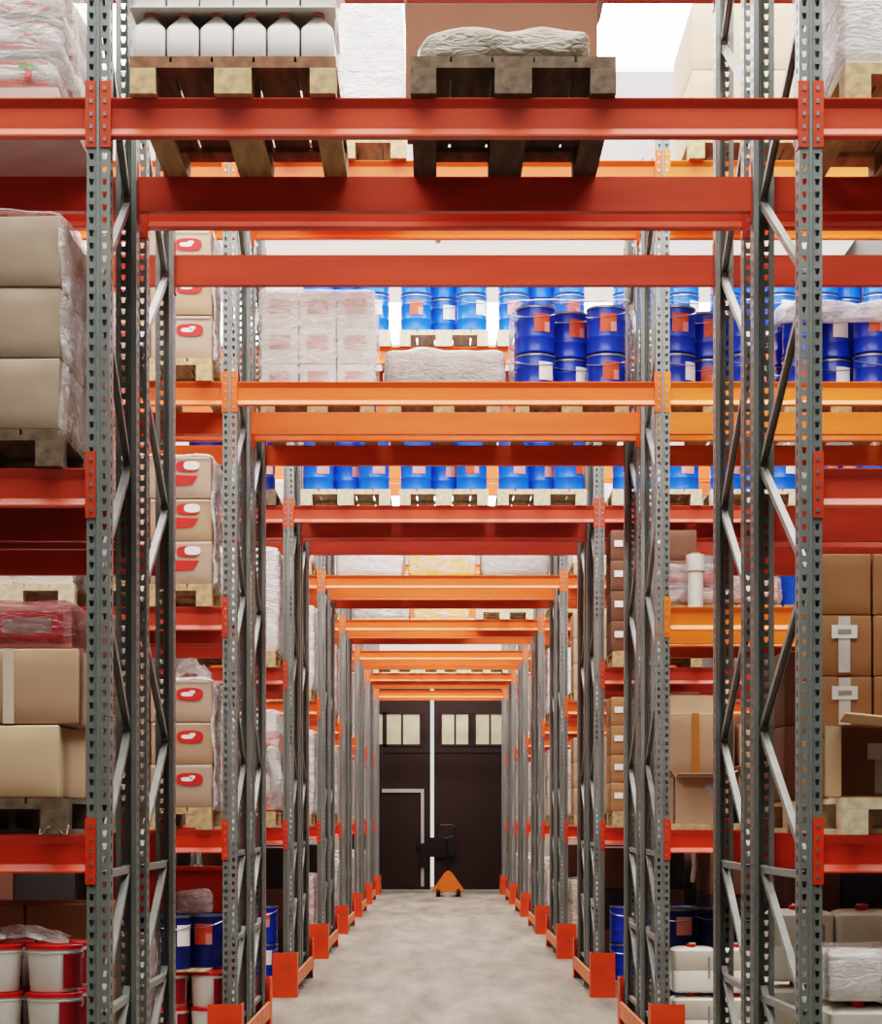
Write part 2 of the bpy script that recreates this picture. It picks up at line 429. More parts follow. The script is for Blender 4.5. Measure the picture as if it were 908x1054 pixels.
# column guards along the tunnel at floor level
def guard(k, side):
    y0 = row_y(k); L = (2*DEP+GAP) if k < 7 else DEP
    t = thing('rack_guard', f"red-orange floor guard at the {'left' if side<0 else 'right'} posts of the {ROWN[k]} row", 'rack guard', (X0+side*1.395, y0, 0), 0, 'floor guards along the tunnel')
    for yy in (0, 1):
        mb = MB()
        a, b_ = sorted((side*.135, -side*.085))
        y = -.075 if yy == 0 else L+.065
        mb.box(a, b_, y, y+.01, 0, .40, 'guard_paint')
        xi = -side*.085
        mb.box(min(xi,xi+side*.01), max(xi,xi+side*.01), (y+.01 if yy == 0 else y-.16), (y+.17 if yy == 0 else y), 0, .40, 'guard_paint')
        mb.box(a, b_, (y+.01 if yy == 0 else y-.05), (y+.05 if yy == 0 else y), 0, .01, 'guard_paint')
        link('corner_plate', mb.mesh('corner_plate', None), t)
    mb = MB(); a, b_ = sorted((-side*.063, -side*.083)); mb.box(a, b_, .02, L-.02, .10, .22, 'rail_toplit')
    link('rail', mb.mesh('rail', None), t)['label'] = 'orange rail paled as if lit from above along the frame foot'
for k in range(1, 8):
    for s in (-1, 1): guard(k, s)

# ------------------------------------------------------------------ pallets
def pallet_parts(wood, blk):
    def deck(mb):
        for i,w in zip((-.324,-.162,0,.162,.324), (.152,.152,.154,.152,.152)): mb.box(i-w/2, i+w/2, -.6, .6, .122, .144, wood)
        for y in (-.528,0,.528): mb.box(-.4, .4, y-.072, y+.072, .100, .1215, wood)
    def bl(w):
        def f(mb): mb.box(-w/2, w/2, -.07, .07, .022, .0995, blk)
        return f
    def bot(w):
        def f(mb): mb.box(-w/2, w/2, -.6, .6, 0, .0215, blk)
        return f
    return deck, bl, bot
def pallet(cx, cy, z, label, style='wood', group='wooden pallets', rz=0):
    blk = {'wood':'wood','wood_old':'wood_old','wood_pale':'wood_pale','wood_red':'wood'}[style]
    deck, bl, bot = pallet_parts(style, blk)
    t = thing('wooden_pallet', label, 'pallet', (cx,cy,z), rz, group)
    link('deck', cached('deck'+style,'deck',deck,None), t)
    for x,w in ((-.35,.1),(0,.145),(.35,.1)):
        for y in (-.53,0,.53): link('block', cached(f'blk{w}{blk}','block',bl(w),None), t, (x,y,0))
        link('bottom_board', cached(f'bot{w}{blk}','bottom_board',bot(w),None), t, (x,0,0))
    return t

# ------------------------------------------------------------------ cartons
def carton(cx, cy, z, w, d, h, label, style='plain', col='card', rz=0, bulge=.004, seed=0, group=None, name='carton'):
    t = thing(name, label, 'box', (cx,cy,z), rz, group)
    key = f'{w:.3f}{d:.3f}{h:.3f}{col}{bulge}{seed}'
    link('carton_body', cached('cb'+key, 'carton_body', lambda mb: mb.rbox(w,d,h,.007,col,4,bulge,.003 if bulge>.005 else 0,seed)), t)
    yf = -d/2-bulge-.002
    def add(nm, fn, lab=None):
        o = link(nm, cached(nm+style+key, nm, fn, None), t)
        if lab: o['label'] = lab
    if style == 'tape':
        add('tape', lambda mb: mb.box(-.022,.022,yf-.001,yf,.0,h,'tape_clear'))
    if style in ('logo','logo2'):
        def ell(mb, cx_, cz, rx_, rz_, yy, mm, n=20):
            mb.add([(cx_+rx_*math.copysign(abs(math.cos(a))**.7,math.cos(a)), yy, cz+rz_*math.copysign(abs(math.sin(a))**.7,math.sin(a))) for a in [2*PI*i/n for i in range(n)]], [tuple(range(n))], mm)
        def f(mb):
            if style == 'logo':
                ell(mb, .12*w, h*.76, .19*w, .13*h, yf-.001, 'print_red'); ell(mb, .19*w, h*.78, .13*w, .10*h, yf-.002, 'print_white')
                mb.add([(-.10*w,yf-.001,h*.30),(.20*w,yf-.001,h*.34),(.30*w,yf-.001,h*.54),(-.08*w,yf-.001,h*.56)], [(0,1,2,3)], 'print_red')
            else:
                ell(mb, .14*w, h*.66, .22*w, .15*h, yf-.001, 'print_red')
                ell(mb, .10*w, h*.66, .10*w, .05*h, yf-.002, 'print_white'); ell(mb, .18*w, h*.71, .05*w, .04*h, yf-.002, 'print_white')
        add('printed_logo', f, 'red printed emblem with white in it')
        add('seam_tape', lambda mb: mb.box(-w/2+.01,w/2-.01,yf-.0006,yf-.0001,h*.985-.012,h*.985,'tape_clear'))
    if style == 'strip':
        add('tape', lambda mb: mb.box(-.022,.026,yf-.001,yf,h*.06,h*.98,'tape_white'))
        add('sticker', lambda mb: (mb.box(-.05,.055,yf-.003,yf-.0015,h*.62,h*.84,'print_white'), mb.box(-.025,.03,yf-.004,yf-.0031,h*.69,h*.77,'print_grey')), 'white address sticker')
    if style == 'brown_tape':
        add('tape', lambda mb: mb.box(-w*.12,-w*.12+.05,yf-.001,yf,0,h,'tape_brown'))
    if style == 'sticker':
        add('sticker', lambda mb: mb.box(-w*.05,w*.25,yf-.002,yf-.0005,h*.45,h*.72,'print_white'), 'white address sticker')
    if style == 'sticker_left':
        add('sticker', lambda mb: mb.box(-w*.42,-w*.22,yf-.002,yf-.0005,h*.45,h*.66,'print_white'), 'white address sticker')
    if style == 'pinklabel':
        add('sticker', lambda mb: mb.box(-w*.28,w*.28,yf-.002,yf-.0005,h*.42,h*.8,'print_pink'), 'faded pink sticker')
    if style == 'redband':
        add('printed_band', lambda mb: (mb.box(-w*.42,w*.42,yf-.002,yf-.0005,h*.2,h*.85,'print_red'), mb.box(-w*.2,w*.3,yf-.003,yf-.0021,h*.35,h*.7,'print_grey')), 'red printed front')
    return t
TIERW = {1:['single'],2:['lower','upper'],3:['bottom','middle','top'],4:['bottom','second lowest','second highest','top'],5:['bottom','second lowest','middle','second highest','top'],
         6:['bottom','second lowest','third lowest','third highest','second highest','top'],7:['bottom','second lowest','third lowest','middle','third highest','second highest','top']}
def colw(n): return {1:[''],2:['left','right'],3:['left','centre','right'],4:['far left','centre left','centre right','far right']}[n]
def carton_stack(cx, cyf, z, nx, ny, nz, w, d, h, desc, place, style='plain', col='card', jit=.01, bulge=.004, group=None, cols=None):
    """cyf is the y of the front faces"""
    for k in range(nz):
        for j in range(ny):
            for i in range(nx):
                c = col if isinstance(col,str) else col[(i+k+j) % len(col)]
                word = ' '.join(x for x in (TIERW[nz][k], ('rear' if j else ''), colw(nx)[i]) if x)
                carton(cx+(i-(nx-1)/2)*(w+.008)+random.uniform(-jit,jit)*.3, cyf+d/2+j*(d+.014)+random.uniform(0,jit), z+k*(h+.001), w, d, h,
                       f'{desc}, {word}, {place}', style if j == 0 else 'plain', c, random.uniform(-.4,.4)*jit, bulge, (i+k*2)%3, group or f'{desc}s, {place}')

# ------------------------------------------------------------------ film
def film(cx, cyf, z, w, d, h, label, m='film', skip=('bottom',), jit=.018, seed=0, group='stretch film round pallet loads', name='stretch_film', cat='plastic film', r=.05, js=5, n=9):
    def fn(mb): mb.rbox(w, d, h, min(r,h*.4), m, n, .006, jit, seed, js, skip)
    o = link(name, cached(f'film{w:.3f}{d:.3f}{h:.3f}{m}{seed}{skip}', name, fn, 60), None, (cx, cyf+d/2, z))
    return tag(o, label, cat, group)
def crumple(cx, cy, z, w, d, h, label, m='film_grey', seed=0, name='crumpled_film'):
    def fn(mb):
        nu, nv = 16, 12; vs = []
        for j in range(nv+1):
            for i in range(nu+1):
                u, v = i/nu*2-1, j/nv*2-1
                rr = max(0, 1-(u*u+v*v)*.62)
                hz = h*rr*(.55+.6*abs(noise.noise(Vector((u*2.2+seed,v*2.2,seed)))))
                q = noise.noise_vector(Vector((u*3+seed,v*3,1)))*.05*w
                vs.append((u*w/2+q.x, v*d/2+q.y, max(.001,hz)))
        mb.add(vs, [(j*(nu+1)+i,j*(nu+1)+i+1,(j+1)*(nu+1)+i+1,(j+1)*(nu+1)+i) for j in range(nv) for i in range(nu)], m)
    o = link(name, cached(f'cr{w}{d}{h}{m}{seed}', name, fn, 40), None, (cx,cy,z))
    return tag(o, label, 'plastic film')
# ------------------------------------------------------------------ drums, pails, cans, bottles, sacks
DR, DH = .142, .338
def drum(cx, cy, z, label, lab='orange', col='blue_steel', group=None, rz=0, r=DR, h=DH):
    t = thing('steel_drum', label, 'drum', (cx,cy,z), rz, group)
    def body(mb): mb.lathe([(0,0),(r*.96,0),(r*.98,.008),(r*.97,.014),(r*.97,h*.30),(r*.985,h*.32),(r*.985,h*.34),(r*.97,h*.36),(r*.97,h*.66),(r*.985,h*.68),(r*.985,h*.70),(r*.97,h*.72),(r*.97,h-.03),(0,h-.03)], col, 24)
    link('drum_body', cached(f'db{col}{r}{h}', 'drum_body', body), t)
    link('lid', cached(f'dl{col}{r}{h}', 'lid', lambda mb: mb.lathe([(0,h-.0295),(r*.93,h-.0295),(r*.95,h-.008),(r*.9,h-.008),(r*.88,h-.014),(0,h-.014)], col, 24)), t)
    link('locking_ring', cached(f'dr{r}{h}', 'locking_ring', lambda mb: mb.lathe([(r*.955,h-.028),(r,h-.026),(r,h-.012),(r*.955,h-.01),(r*.955,h-.028)], 'rim_metal', 24)), t)
    if lab:
        a = -PI/2+.45
        c = {'orange':'label_orange','white':'print_white','pale':'print_pink'}[lab]
        def f(mb):
            mb.patch(r*1.0, a-.42, a+.42, h*.42, h*.80, c)
            if lab == 'orange': mb.patch(r*1.006, a+.12, a+.42, h*.42, h*.62, 'print_pink')
        link('label', cached(f'dlab{lab}{r}{h}', 'label', f), t)
    def hd(mb): mb.tube([(r*1.0*math.cos(b), r*1.02*math.sin(b), h*.86-.05*math.sin((b+PI)/PI*PI)) for b in [-PI+PI*i/10 for i in range(11)]], .0035, 'rim_metal', 5)
    link('handle', cached(f'dh{r}{h}', 'handle', hd), t)
    return t
def drum_pallet(cx, cyf, z, place, tiers=2, col='blue_steel', labs=('orange','pale','white'), base=True, rows=2, pst='wood_pale', seed=0):
    if base:
        pallet(cx, cyf+.6, z, f'pale pallet under blue drums, {place}', pst, 'pallets under blue drums'); z += .1445
    spots = [(-.252,.15,'front left'),(.252,.15,'front right'),(0,.335,'middle')]
    if rows > 1: spots += [(-.252,.52,'rear left'),(.252,.52,'rear right')]
    rnd = random.Random(seed*17+3)
    for tq in range(tiers):
        for x,y,w in spots:
            drum(cx+x, cyf+y, z+tq*(DH+.001), f"blue drum, {TIERW[tiers][tq]} {w}, {place}", rnd.choice(labs), col, f'blue drums, {place}', rnd.uniform(-.5,.4))
def pail(cx, cy, z, label, group, r=.112, h=.186, rz=0, body='white_plastic', lid='red_plastic', band='pail_label'):
    t = thing('plastic_pail', label, 'bucket', (cx,cy,z), rz, group)
    link('pail_body', cached(f'pb{r}{h}{body}', 'pail_body', lambda mb: mb.lathe([(0,0),(r*.84,0),(r*.86,.004),(r*.95,h*.82),(r*.98,h*.83),(r*.98,h*.86),(r*.955,h*.87),(r*.965,h*.93),(0,h*.93)], body, 24)), t)
    link('lid', cached(f'pl{r}{h}{lid}', 'lid', lambda mb: mb.lathe([(r*.97,h*.9),(r,h*.9),(r,h*.985),(r*.97,h),(0,h)], lid, 24)), t)
    if band:
        link('label', cached(f'pp{r}{h}{band}', 'label', lambda mb: mb.patch(r*.985, -PI/2+.42, -PI/2+1.5, h*.08, h*.8, band)), t)['label'] = 'dark red printed label'
    link('handle', cached(f'ph{r}{h}', 'handle', lambda mb: mb.tube([(r*1.01*math.cos(b), r*1.03*math.sin(b), h*.84-.07*math.sin(b+PI)) for b in [-PI+PI*i/10 for i in range(11)]], .003, 'white_plastic', 5)), t, (0,0,0), (0,0,PI-rz))
    return t
def jerrycan(cx, cy, z, label, group, w=.285, d=.24, h=.318, cap='red_plastic', rz=0):
    t = thing('jerrycan', label, 'canister', (cx,cy,z), rz, group)
    k = f'{w}{d}{h}'
    def body(mb):
        mb.loft([(0,w/2-.02,d/2-.02,.03),(.012,w/2-.002,d/2-.002,.035),(h*.42,w/2,d/2,.035),(h*.46,w/2-.006,d/2-.006,.035),(h*.5,w/2,d/2,.035),(h*.86,w/2,d/2,.035),(h*.90,w/2-.012,d/2-.012,.035),(h*.92,w/2-.035,d/2-.03,.03),(h*.93,w/2-.06,d/2-.045,.03)], 'can_plastic')
    link('can_body', cached('jb'+k, 'can_body', body), t)
    def hd(mb):
        mb.box(-.018,.018,-.012,d/2-.045,h*.97,h*.998,'can_plastic'); mb.box(-.016,.016,-.012,.02,h*.92,h*.9695,'can_plastic'); mb.box(-.016,.016,d/2-.075,d/2-.045,h*.92,h*.9695,'can_plastic')
    link('handle', cached('jh'+k, 'handle', hd, None), t)
    link('cap', cached('jc'+k+cap, 'cap', lambda mb: mb.lathe([(0,h*.925),(.03,h*.925),(.03,h*.978),(.026,h*.99),(0,h*.99)], cap, 16, Matrix.Translation((-.02,-d/2+.068,0)))), t)['label'] = 'red screw cap' if cap == 'red_plastic' else 'pale screw cap'
    def slot(mb): mb.box(w/2-.06, w/2-.045, -d/2-.003, -d/2+.001, h*.30, h*.74, 'print_grey')
    link('level_strip', cached('js'+k, 'level_strip', slot, None), t)
    return t
def bottle(cx, cy, z, label, group, s=.128, h=.186):
    t = thing('plastic_bottle', label, 'bottle', (cx,cy,z), 0, group)
    a = s/2
    def body(mb): mb.loft([(0,a*.93,a*.93,.02),(.006,a*.985,a*.985,.022),(h*.60,a*.985,a*.985,.022),(h*.66,a*.9,a*.9,.022),(h*.86,a*.46,a*.46,.022),(h*.9,a*.36,a*.36,.02),(h*.93,a*.34,a*.34,.02)], 'white_plastic')
    link('bottle_body', cached(f'bb{s}{h}', 'bottle_body', body), t)
    link('cap', cached(f'bc{s}{h}', 'cap', lambda mb: mb.lathe([(0,h*.925),(a*.42,h*.925),(a*.42,h*.995),(0,h*.995)], 'pink_plastic', 14)), t)['label'] = 'pink cap'
    return t
def sack(cx, cy, z, w, d, h, label, group, col='sack', seed=0, prints=True, rz=0):
    t = thing('filled_sack', label, 'sack', (cx,cy,z), rz, group)
    link('sack_body', cached(f'sk{w}{d}{h}{col}{seed}', 'sack_body', lambda mb: mb.rbox(w,d,h,h*.42,col,7,.012,.014,seed,5)), t)
    if prints:
        def f(mb):
            y = -d/2-.022
            for zz in (.2,.8): mb.box(-w*.46,w*.46,y+.006,y+.007,h*zz-.011,h*zz+.009,'sack_red')
        def g(mb):
            y = -d/2-.024
            mb.add([(w*.12,y,h*.62),(w*.30,y,h*.55),(w*.38,y,h*.72),(w*.16,y,h*.76)], [(0,1,2,3)], 'print_green')
            mb.add([(w*.20,y,h*.26),(w*.27,y,h*.26),(w*.29,y,h*.54),(w*.19,y,h*.6)], [(0,1,2,3)], 'print_red')
        link('stripes', cached(f'ss{w}{d}{h}', 'stripes', f, None), t)['label'] = 'thin pink stripes'
        link('emblem', cached(f'se{w}{d}{h}', 'emblem', g, None), t)['label'] = 'green and red printed mark'
    return t
def board(cx, cy, z, w, d, h, label, m='board', name='slip_board'):
    def fn(mb): mb.box(-w/2,w/2,-d/2,d/2,0,h,m)
    return tag(link(name, cached(f'bd{w}{d}{h}{m}', name, fn, None), None, (cx,cy,z)), label, 'board')
def wrapped_load(cx, cyf, z, w, d, h, label, inner='card_white', m='film_heavy', seed=0, tiers=3, cols=2, group=None):
    """pallet load seen only as a wrapped bundle: a core of boxed goods and its film"""
    t = thing('wrapped_load', label, 'wrapped goods', (cx,cyf+d/2,z), 0, group)
    def core(mb):
        bw, bh = (w-.05)/cols, h/tiers-.004
        for i in range(cols):
            for j in range(tiers):
                mm = inner if isinstance(inner,str) else inner[(i*2+j+seed)%len(inner)]
                x = -(w-.05)/2+bw*(i+.5)
                mb.box(x-bw/2+.003, x+bw/2-.003, -d/2+.025+.008*((i+j)%2), d/2-.03, j*h/tiers+.001, j*h/tiers+bh-.012, mm)
    link('goods', cached(f'wc{w:.2f}{d:.2f}{h:.2f}{inner}{seed%3}', 'goods', core, None), t)
    link('film', cached(f'wf{w:.2f}{d:.2f}{h:.2f}{m}{seed%3}', 'film', lambda mb: mb.rbox(w,d,h+.02,.05,m,9,.004,.016,seed%3,5,('bottom',)), 60), t)
    return t
def SL(bay, s): return BAYS[bay] + (-.88, 0, .88)[s]

exec_goods = True
# ================================================================== FRONT ROW (row 0)
Y = row_y(0); Yb = row_y(0,1)
z3 = LEVELS[3]; z2 = LEVELS[2]; z1 = LEVELS[1]
# tunnel shelf: bottles on a pallet, and the dark old pallet with a bundle
cx = wx(239.5, 8.35); pallet(cx, Y+.55, z3, 'brown pallet under white bottles on the front tunnel shelf', 'wood_red', 'pallets on the front tunnel shelf')
for lay in range(2):
    zz = z3+.1445+lay*.192
    for j in range(3 if lay == 0 else 2):
        for i in range(6):
            bottle(cx+(i-2.5)*.131, Y+.02+j*.135, zz, f"white bottle, {['lower','upper'][lay]} layer, {['front','second','third'][j]} rank, {['first','second','third','fourth','fifth','sixth'][i]} from left, front tunnel shelf", 'white bottles on the front tunnel shelf')
    board(cx, Y+.20, zz+.1865, .80, .52, .005, ['grey card sheet between the two layers of white bottles','grey card sheet lying on the upper layer of white bottles'][lay], 'card_white', 'layer_sheet')
film(cx, Y-.055, z3+.105, .83, .62, .47, 'clear film wrapped round the white bottles on the front tunnel shelf', 'film', ('bottom','back','front'), .008, 1, None)
cx2 = wx(528.5, 8.35); pallet(cx2, Y+.55, z3, 'dark weathered pallet under a film bundle, right on front tunnel shelf', 'wood_old', 'pallets on the front tunnel shelf')
film(cx2-.03, Y-.0, z3+.1445, .66, .50, .14, 'flat lumpy bundle in grey plastic film on the dark old pallet', 'film_dusty', (), .035, 4, None, 'film_bundle', 'bundle', .05, 6, 12)
# brown open carton behind it, in the rear rack
def open_top(name, label, cx, cy, z, w, d, h, col, flaps, inner='card_dark', group=None, sticker=None):
    """carton without a closed top; flaps = {side: angle from horizontal outwards, degrees}"""
    t = thing(name, label, 'box', (cx,cy,z), 0, group); T = .006
    mb = MB()
    mb.box(-w/2,w/2,-d/2,d/2,0,T,col); mb.box(-w/2,w/2,-d/2,-d/2+T,T,h,col); mb.box(-w/2,w/2,d/2-T,d/2,T,h,col)
    mb.box(-w/2,-w/2+T,-d/2+T,d/2-T,T,h,col); mb.box(w/2-T,w/2,-d/2+T,d/2-T,T,h,col)
    link('carton_body', mb.mesh('carton_body', None), t)
    for side,(ang,ln) in flaps.items():
        a = math.radians(ang); mb = MB(); L_ = ln
        if side in ('front','back'):
            s = -1 if side == 'front' else 1
            mb.box(-w/2+.004,w/2-.004,0,T,0,L_,col); rot = (-s*(PI/2-a),0,0); loc = (0,s*(d/2-(T if s>0 else 0)),h+.002)
        else:
            s = -1 if side == 'left' else 1
            mb.box(0,T,-d/2+.004,d/2-.004,0,L_,col); rot = (0,s*(PI/2-a),0); loc = (s*(w/2)-(T if s>0 else 0),0,h+.002)
        link('flap', mb.mesh('flap', None), t, loc, rot)
    if sticker:
        mb = MB(); mb.box(sticker[0],sticker[1],-d/2-.003,-d/2-.001,sticker[2],sticker[3],'print_grey'); link('sticker', mb.mesh('sticker', None), t)
    return t
open_top('open_carton', 'brown open-topped carton standing behind the film bundle above the tunnel', .265, Y+.80, z3+.1445, .80, .48, .44, 'card_maroon', {'right':(66,.12),'left':(84,.10),'back':(88,.1)})
# left bay, third shelf: striped sacks
sx = -1.50-.40
board(sx, Y+.56, z3, .82, 1.12, .04, 'thin pale sheet under the striped sacks on the front row left', 'sack_pink')
for l in range(4):
    for i in range(2):
        for j in range(2):
            sack(sx+(i-.5)*.41, Y+.02+.27+j*.555, z3+.0405+l*.147, .365, .505, .132, f"white sack with pink stripes, {TIERW[4][l]} {['left','right'][i]} {['front','rear'][j]}, {where(0,0,'L',3)}", 'striped sacks, front row left', 'sack', (l+i+j)%3)
film(sx, Y-.005, z3+.041, .86, 1.13, .60, 'clear film round the striped sacks at upper left', 'film', ('bottom',), .012, 2)
# left bay, second shelf: grey-brown cartons
cxl = -1.468-.40
pallet(cxl, Y+.55, z2, 'pallet under grey-brown cartons, left bay of front row', 'wood_old', 'pallets in the front left bay')
carton_stack(cxl, Y-.045, z2+.1445, 2, 2, 3, .392, .575, .276, 'dull brown carton under film', where(0,0,'L',2), 'plain', 'card_grey', .01, .008)
film(cxl, Y-.07, z2+.10, .835, 1.24, .90, 'glossy stretch film down the side of the dull brown cartons', 'film', ('bottom','front','back','left'), .02, 3)
# rear rack: red and white wrapped sacks
zz = z2; xx = -1.56-.40
pallet(xx, Yb+.60, zz, 'pallet under red-white sacks, second shelf left, behind front cartons', 'wood', 'pallets in the front left bay')
for l in range(6):
    for i in range(2):
        sack(xx+(i-.5)*.41, Yb+.32, zz+.1445+l*.157, .365, .60, .142, f"red-white sack, {TIERW[6][l]} {['left','right'][i]}, {where(0,1,'L',2)}", 'red-white sacks behind the left cartons', ['sack_pink','sack','sack_red'][l%3], (l+i)%3, l%2 == 0)
film(xx, Yb-.01, zz+.13, .86, .72, 1.0, 'shiny film round red-white sacks behind left cartons', 'film_pink', ('bottom',), .03, 1)
# left bay, first shelf
pallet(cxl+.02, Y+.55, z1, 'dark pallet under two brown cartons, first shelf left, front row', 'wood_old', 'pallets in the front left bay')
carton(-1.475-.20, Y-.03+.29, z1+.1445, .40, .58, .282, 'creased tan carton, lower of two at left edge, front row', 'plain', 'card_light', -.02, .010, 1)
carton(-1.90-.20, Y-.03+.29, z1+.1445, .40, .58, .285, 'tan carton left of the creased carton, front row first shelf', 'plain', 'card', .02, .008, 2)
carton(-1.415-.27, Y-.02+.28, z1+.1445+.289, .54, .56, .293, 'tan taped carton on top of the creased carton, front row left', 'tape', 'card', .03, .008, 1)
for j in range(2):
    for i in range(2):
        carton(-1.44-.19-i*.40, Y+.01+.25+j*.55, z1+.1445+.586+.0, .385, .50, .17, f"small red box under film, {['front','rear'][j]} {['right','left'][i]}, above tan taped carton at left", 'redband' if j == 0 else 'plain', 'print_pink', 0, .004, 1, 'red boxes under film at left')
for i in range(2):   # carton carrying the rear red boxes
    carton(-1.475-.20-i*.42, Y+.60+.235, z1+.1445, .40, .46, .583, f"tall tan carton, {['right','left'][i]} one, behind the taped carton at left", 'plain', 'card', 0, .004, 2, 'tall cartons behind the taped carton')
film(-1.435-.40, Y-.015, z1+.1445+.587, .83, 1.10, .19, 'reddish film over the small red boxes at left', 'film_red', ('bottom',), .010, 1)
wrapped_load(-1.46-.41, Yb+.0, z1+.1445, .82, 1.1, .84, 'pink-white wrapped load behind the left cartons, first shelf', ('sack_pink','sack','print_pink'), 'film_pink', 1, 5, 2, 'pink wrapped loads')
pallet(-1.46-.41, Yb+.55, z1, 'pallet under pink-white wrapped load behind left cartons, first shelf', 'wood', 'pallets in the front left bay')
# white bag hanging by the dark pallet
crumple(-1.50, Y-.0, z1+.001, .11, .10, .13, 'crumpled white plastic scrap by the dark pallet, left first shelf', 'film_grey', 3)
# left floor: white pails with red lids
pallet(-1.86, Y+.58, 0, 'pallet on the floor under the white red-lidded pails, front left', 'wood', 'floor pallets')
for l in range(5):
    for i in range(3):
        for j in range(2):
            pail(-1.523-i*.236, Y+.12+j*.24, .1445+l*.189, f"white pail, red lid, {TIERW[5][l]} {['right','centre','left'][i]} {['front','rear'][j]}, front row floor left", 'red-lidded pails, front row floor left', rz=random.uniform(-.1,.1) + (.0 if i == 0 else 1.6))
crumple(-1.66, Y+.16, .1445+5*.189+.001, .40, .22, .10, 'crumpled white film lying on the red pail lids at left', 'film', 1)
crumple(-1.87, Y+.20, .1445+5*.189+.001, .30, .20, .06, 'crumpled reddish film on the pail lids at left edge', 'film_red', 5)
pallet(-1.90, Yb+.60, 0, 'floor pallet under brown cartons behind the red-lidded pails', 'wood', 'floor pallets')
carton_stack(-1.87, Yb+.02, .1445, 2, 1, 3, .36, .58, .35, 'brown carton behind the red-lidded pails', 'front row floor left', 'plain', 'card_brown', .006, .004)
wrapped_load(-1.545, Yb+.62, .1445, .30, .52, .85, 'white wrapped bundle behind front-left posts on floor pallet', ('sack','sack_pink'), 'film_pink', 2, 4, 1)
# right bay, third shelf: white wrapped load
rx = 1.60+.40
pallet(rx, Y+.62, z3, 'pallet under white wrapped load at upper right corner', 'wood', 'pallets in the front right bay')
wrapped_load(rx, Y+.03, z3+.1445, .84, 1.18, .95, 'white film-wrapped load at upper right corner, front row', ('card_white','card_white','print_grey'), 'film_heavy', 0, 3, 2)
# right bay, first shelf: taped brown boxes over an open one
pallet(1.575+.40, Y+.55, z1, 'pallet under the brown boxes at right edge, front row', 'wood_pale', 'pallets in the front right bay')
def open_front(cx, cy, z, w, d, h, label, col='card_brown'):
    t = thing('open_carton', label, 'box', (cx,cy,z)); T = .007
    mb = MB()
    mb.box(-w/2,w/2,-d/2,d/2,0,T,col); mb.box(-w/2,w/2,-d/2,d/2,h-T,h,col); mb.box(-w/2,-w/2+T,-d/2,d/2,T,h-T,col); mb.box(w/2-T,w/2,-d/2,d/2,T,h-T,col); mb.box(-w/2+T,w/2-T,d/2-T,d/2,T,h-T,col)
    link('carton_body', mb.mesh('carton_body', None), t)
    mb = MB(); mb.box(-T,0,-.10,0,T,h-T,'card_light'); link('flap', mb.mesh('flap', None), t, (-w/2+T,-d/2,0), (0,0,-.85))['label'] = 'lit-toned left flap folded towards the aisle'  # left flap card lightened to show light falling on it
    mb = MB(); mb.box(-w/2,w/2,-.10,0,0,T,'card_light'); link('flap', mb.mesh('flap', None), t, (0,-d/2,h-T), (-.30,.10,0))['label'] = 'pale top flap'
    mb = MB(); mb.box(.02,.06,d/2-T-.002,d/2-T-.0005,.02,h*.75,'tape_white'); mb.box(-.01,.09,d/2-T-.004,d/2-T-.0021,h*.55,h*.78,'print_white'); link('tape', mb.mesh('tape', None), t)['label'] = 'white tape and sticker on the inside'
for i,(x,w) in enumerate(((1.588+.17,.34),(1.588+.41+.17,.34))):
    open_front(x, Y+.215, z1+.1445, w, .26, .29, ['open brown box facing the camera on the right-hand pallet, front row','open brown box at the right image edge beside the first open box'][i])
hh = .249
for kk in range(4):
    for i in range(3):
        carton(1.54+.115+i*.236+random.uniform(-.004,.004), Y+.36+.20, z1+.1445+kk*(hh+.001), .23, .40, hh, f"brown box with white tape strip, {TIERW[4][kk]}, {['first','second','third'][i]} from the right front post, first shelf" if kk < 3 else f"plain brown box topping the taped stack, {['first','second','third'][i]} from the right front post", 'strip' if kk < 3 else 'plain', 'card_brown', random.uniform(-.01,.01), .003, 0, 'brown boxes with white tape, front right')
pallet(1.58+.40, Yb+.6, z1, 'pallet under big brown cartons behind the taped boxes at right', 'wood', 'pallets in the front right bay')
carton_stack(1.57+.30, Yb+.02, z1+.1445, 1, 1, 2, .60, .80, .34, 'big dark brown carton behind the taped boxes', where(0,1,'R',1), 'plain', 'card_dark', .004, .004)
# right floor: jerrycans under a wrapped layer
pallet(1.93, Y+.60, 0, 'floor pallet under white jerrycans, front right', 'wood', 'floor pallets')
for l in range(2):
    for i in range(3):
        for j in range(2):
            jerrycan(1.535+.145+i*.292, Y+.15+j*.25, .1445+l*.36, f"white jerrycan, red cap, {['lower','upper'][l]} {['front','rear'][j]} {['left','centre','right'][i]}, front row floor right", 'front row jerrycans at right', h=.359)
for i in range(4):
    carton(1.535+.105+i*.213, Y+.03+.24, .1445+.7205, .208, .48, .185, f"white box under film on the jerrycans, {['first','second','third','fourth'][i]} from the right front post", 'plain', 'card_white', 0, .004, 0, 'white boxes on the jerrycans')
film(1.535+.42, Y+.005, .1445+.7205, .87, .52, .205, 'clear film over white boxes on the front right jerrycans', 'film', ('bottom',), .010, 2)
pallet(1.92, Yb+.60, 0, 'floor pallet under the taller jerrycan stack, front right', 'wood', 'floor pallets')
for l in range(3):
    for i in range(3):
        jerrycan(1.50+.155+i*.30, Yb+.16, .1445+l*.35, f"white jerrycan in taller stack behind, {TIERW[3][l]} {['left','centre','right'][i]}, front row floor right", 'taller jerrycan stack at right', w=.292, h=.349)

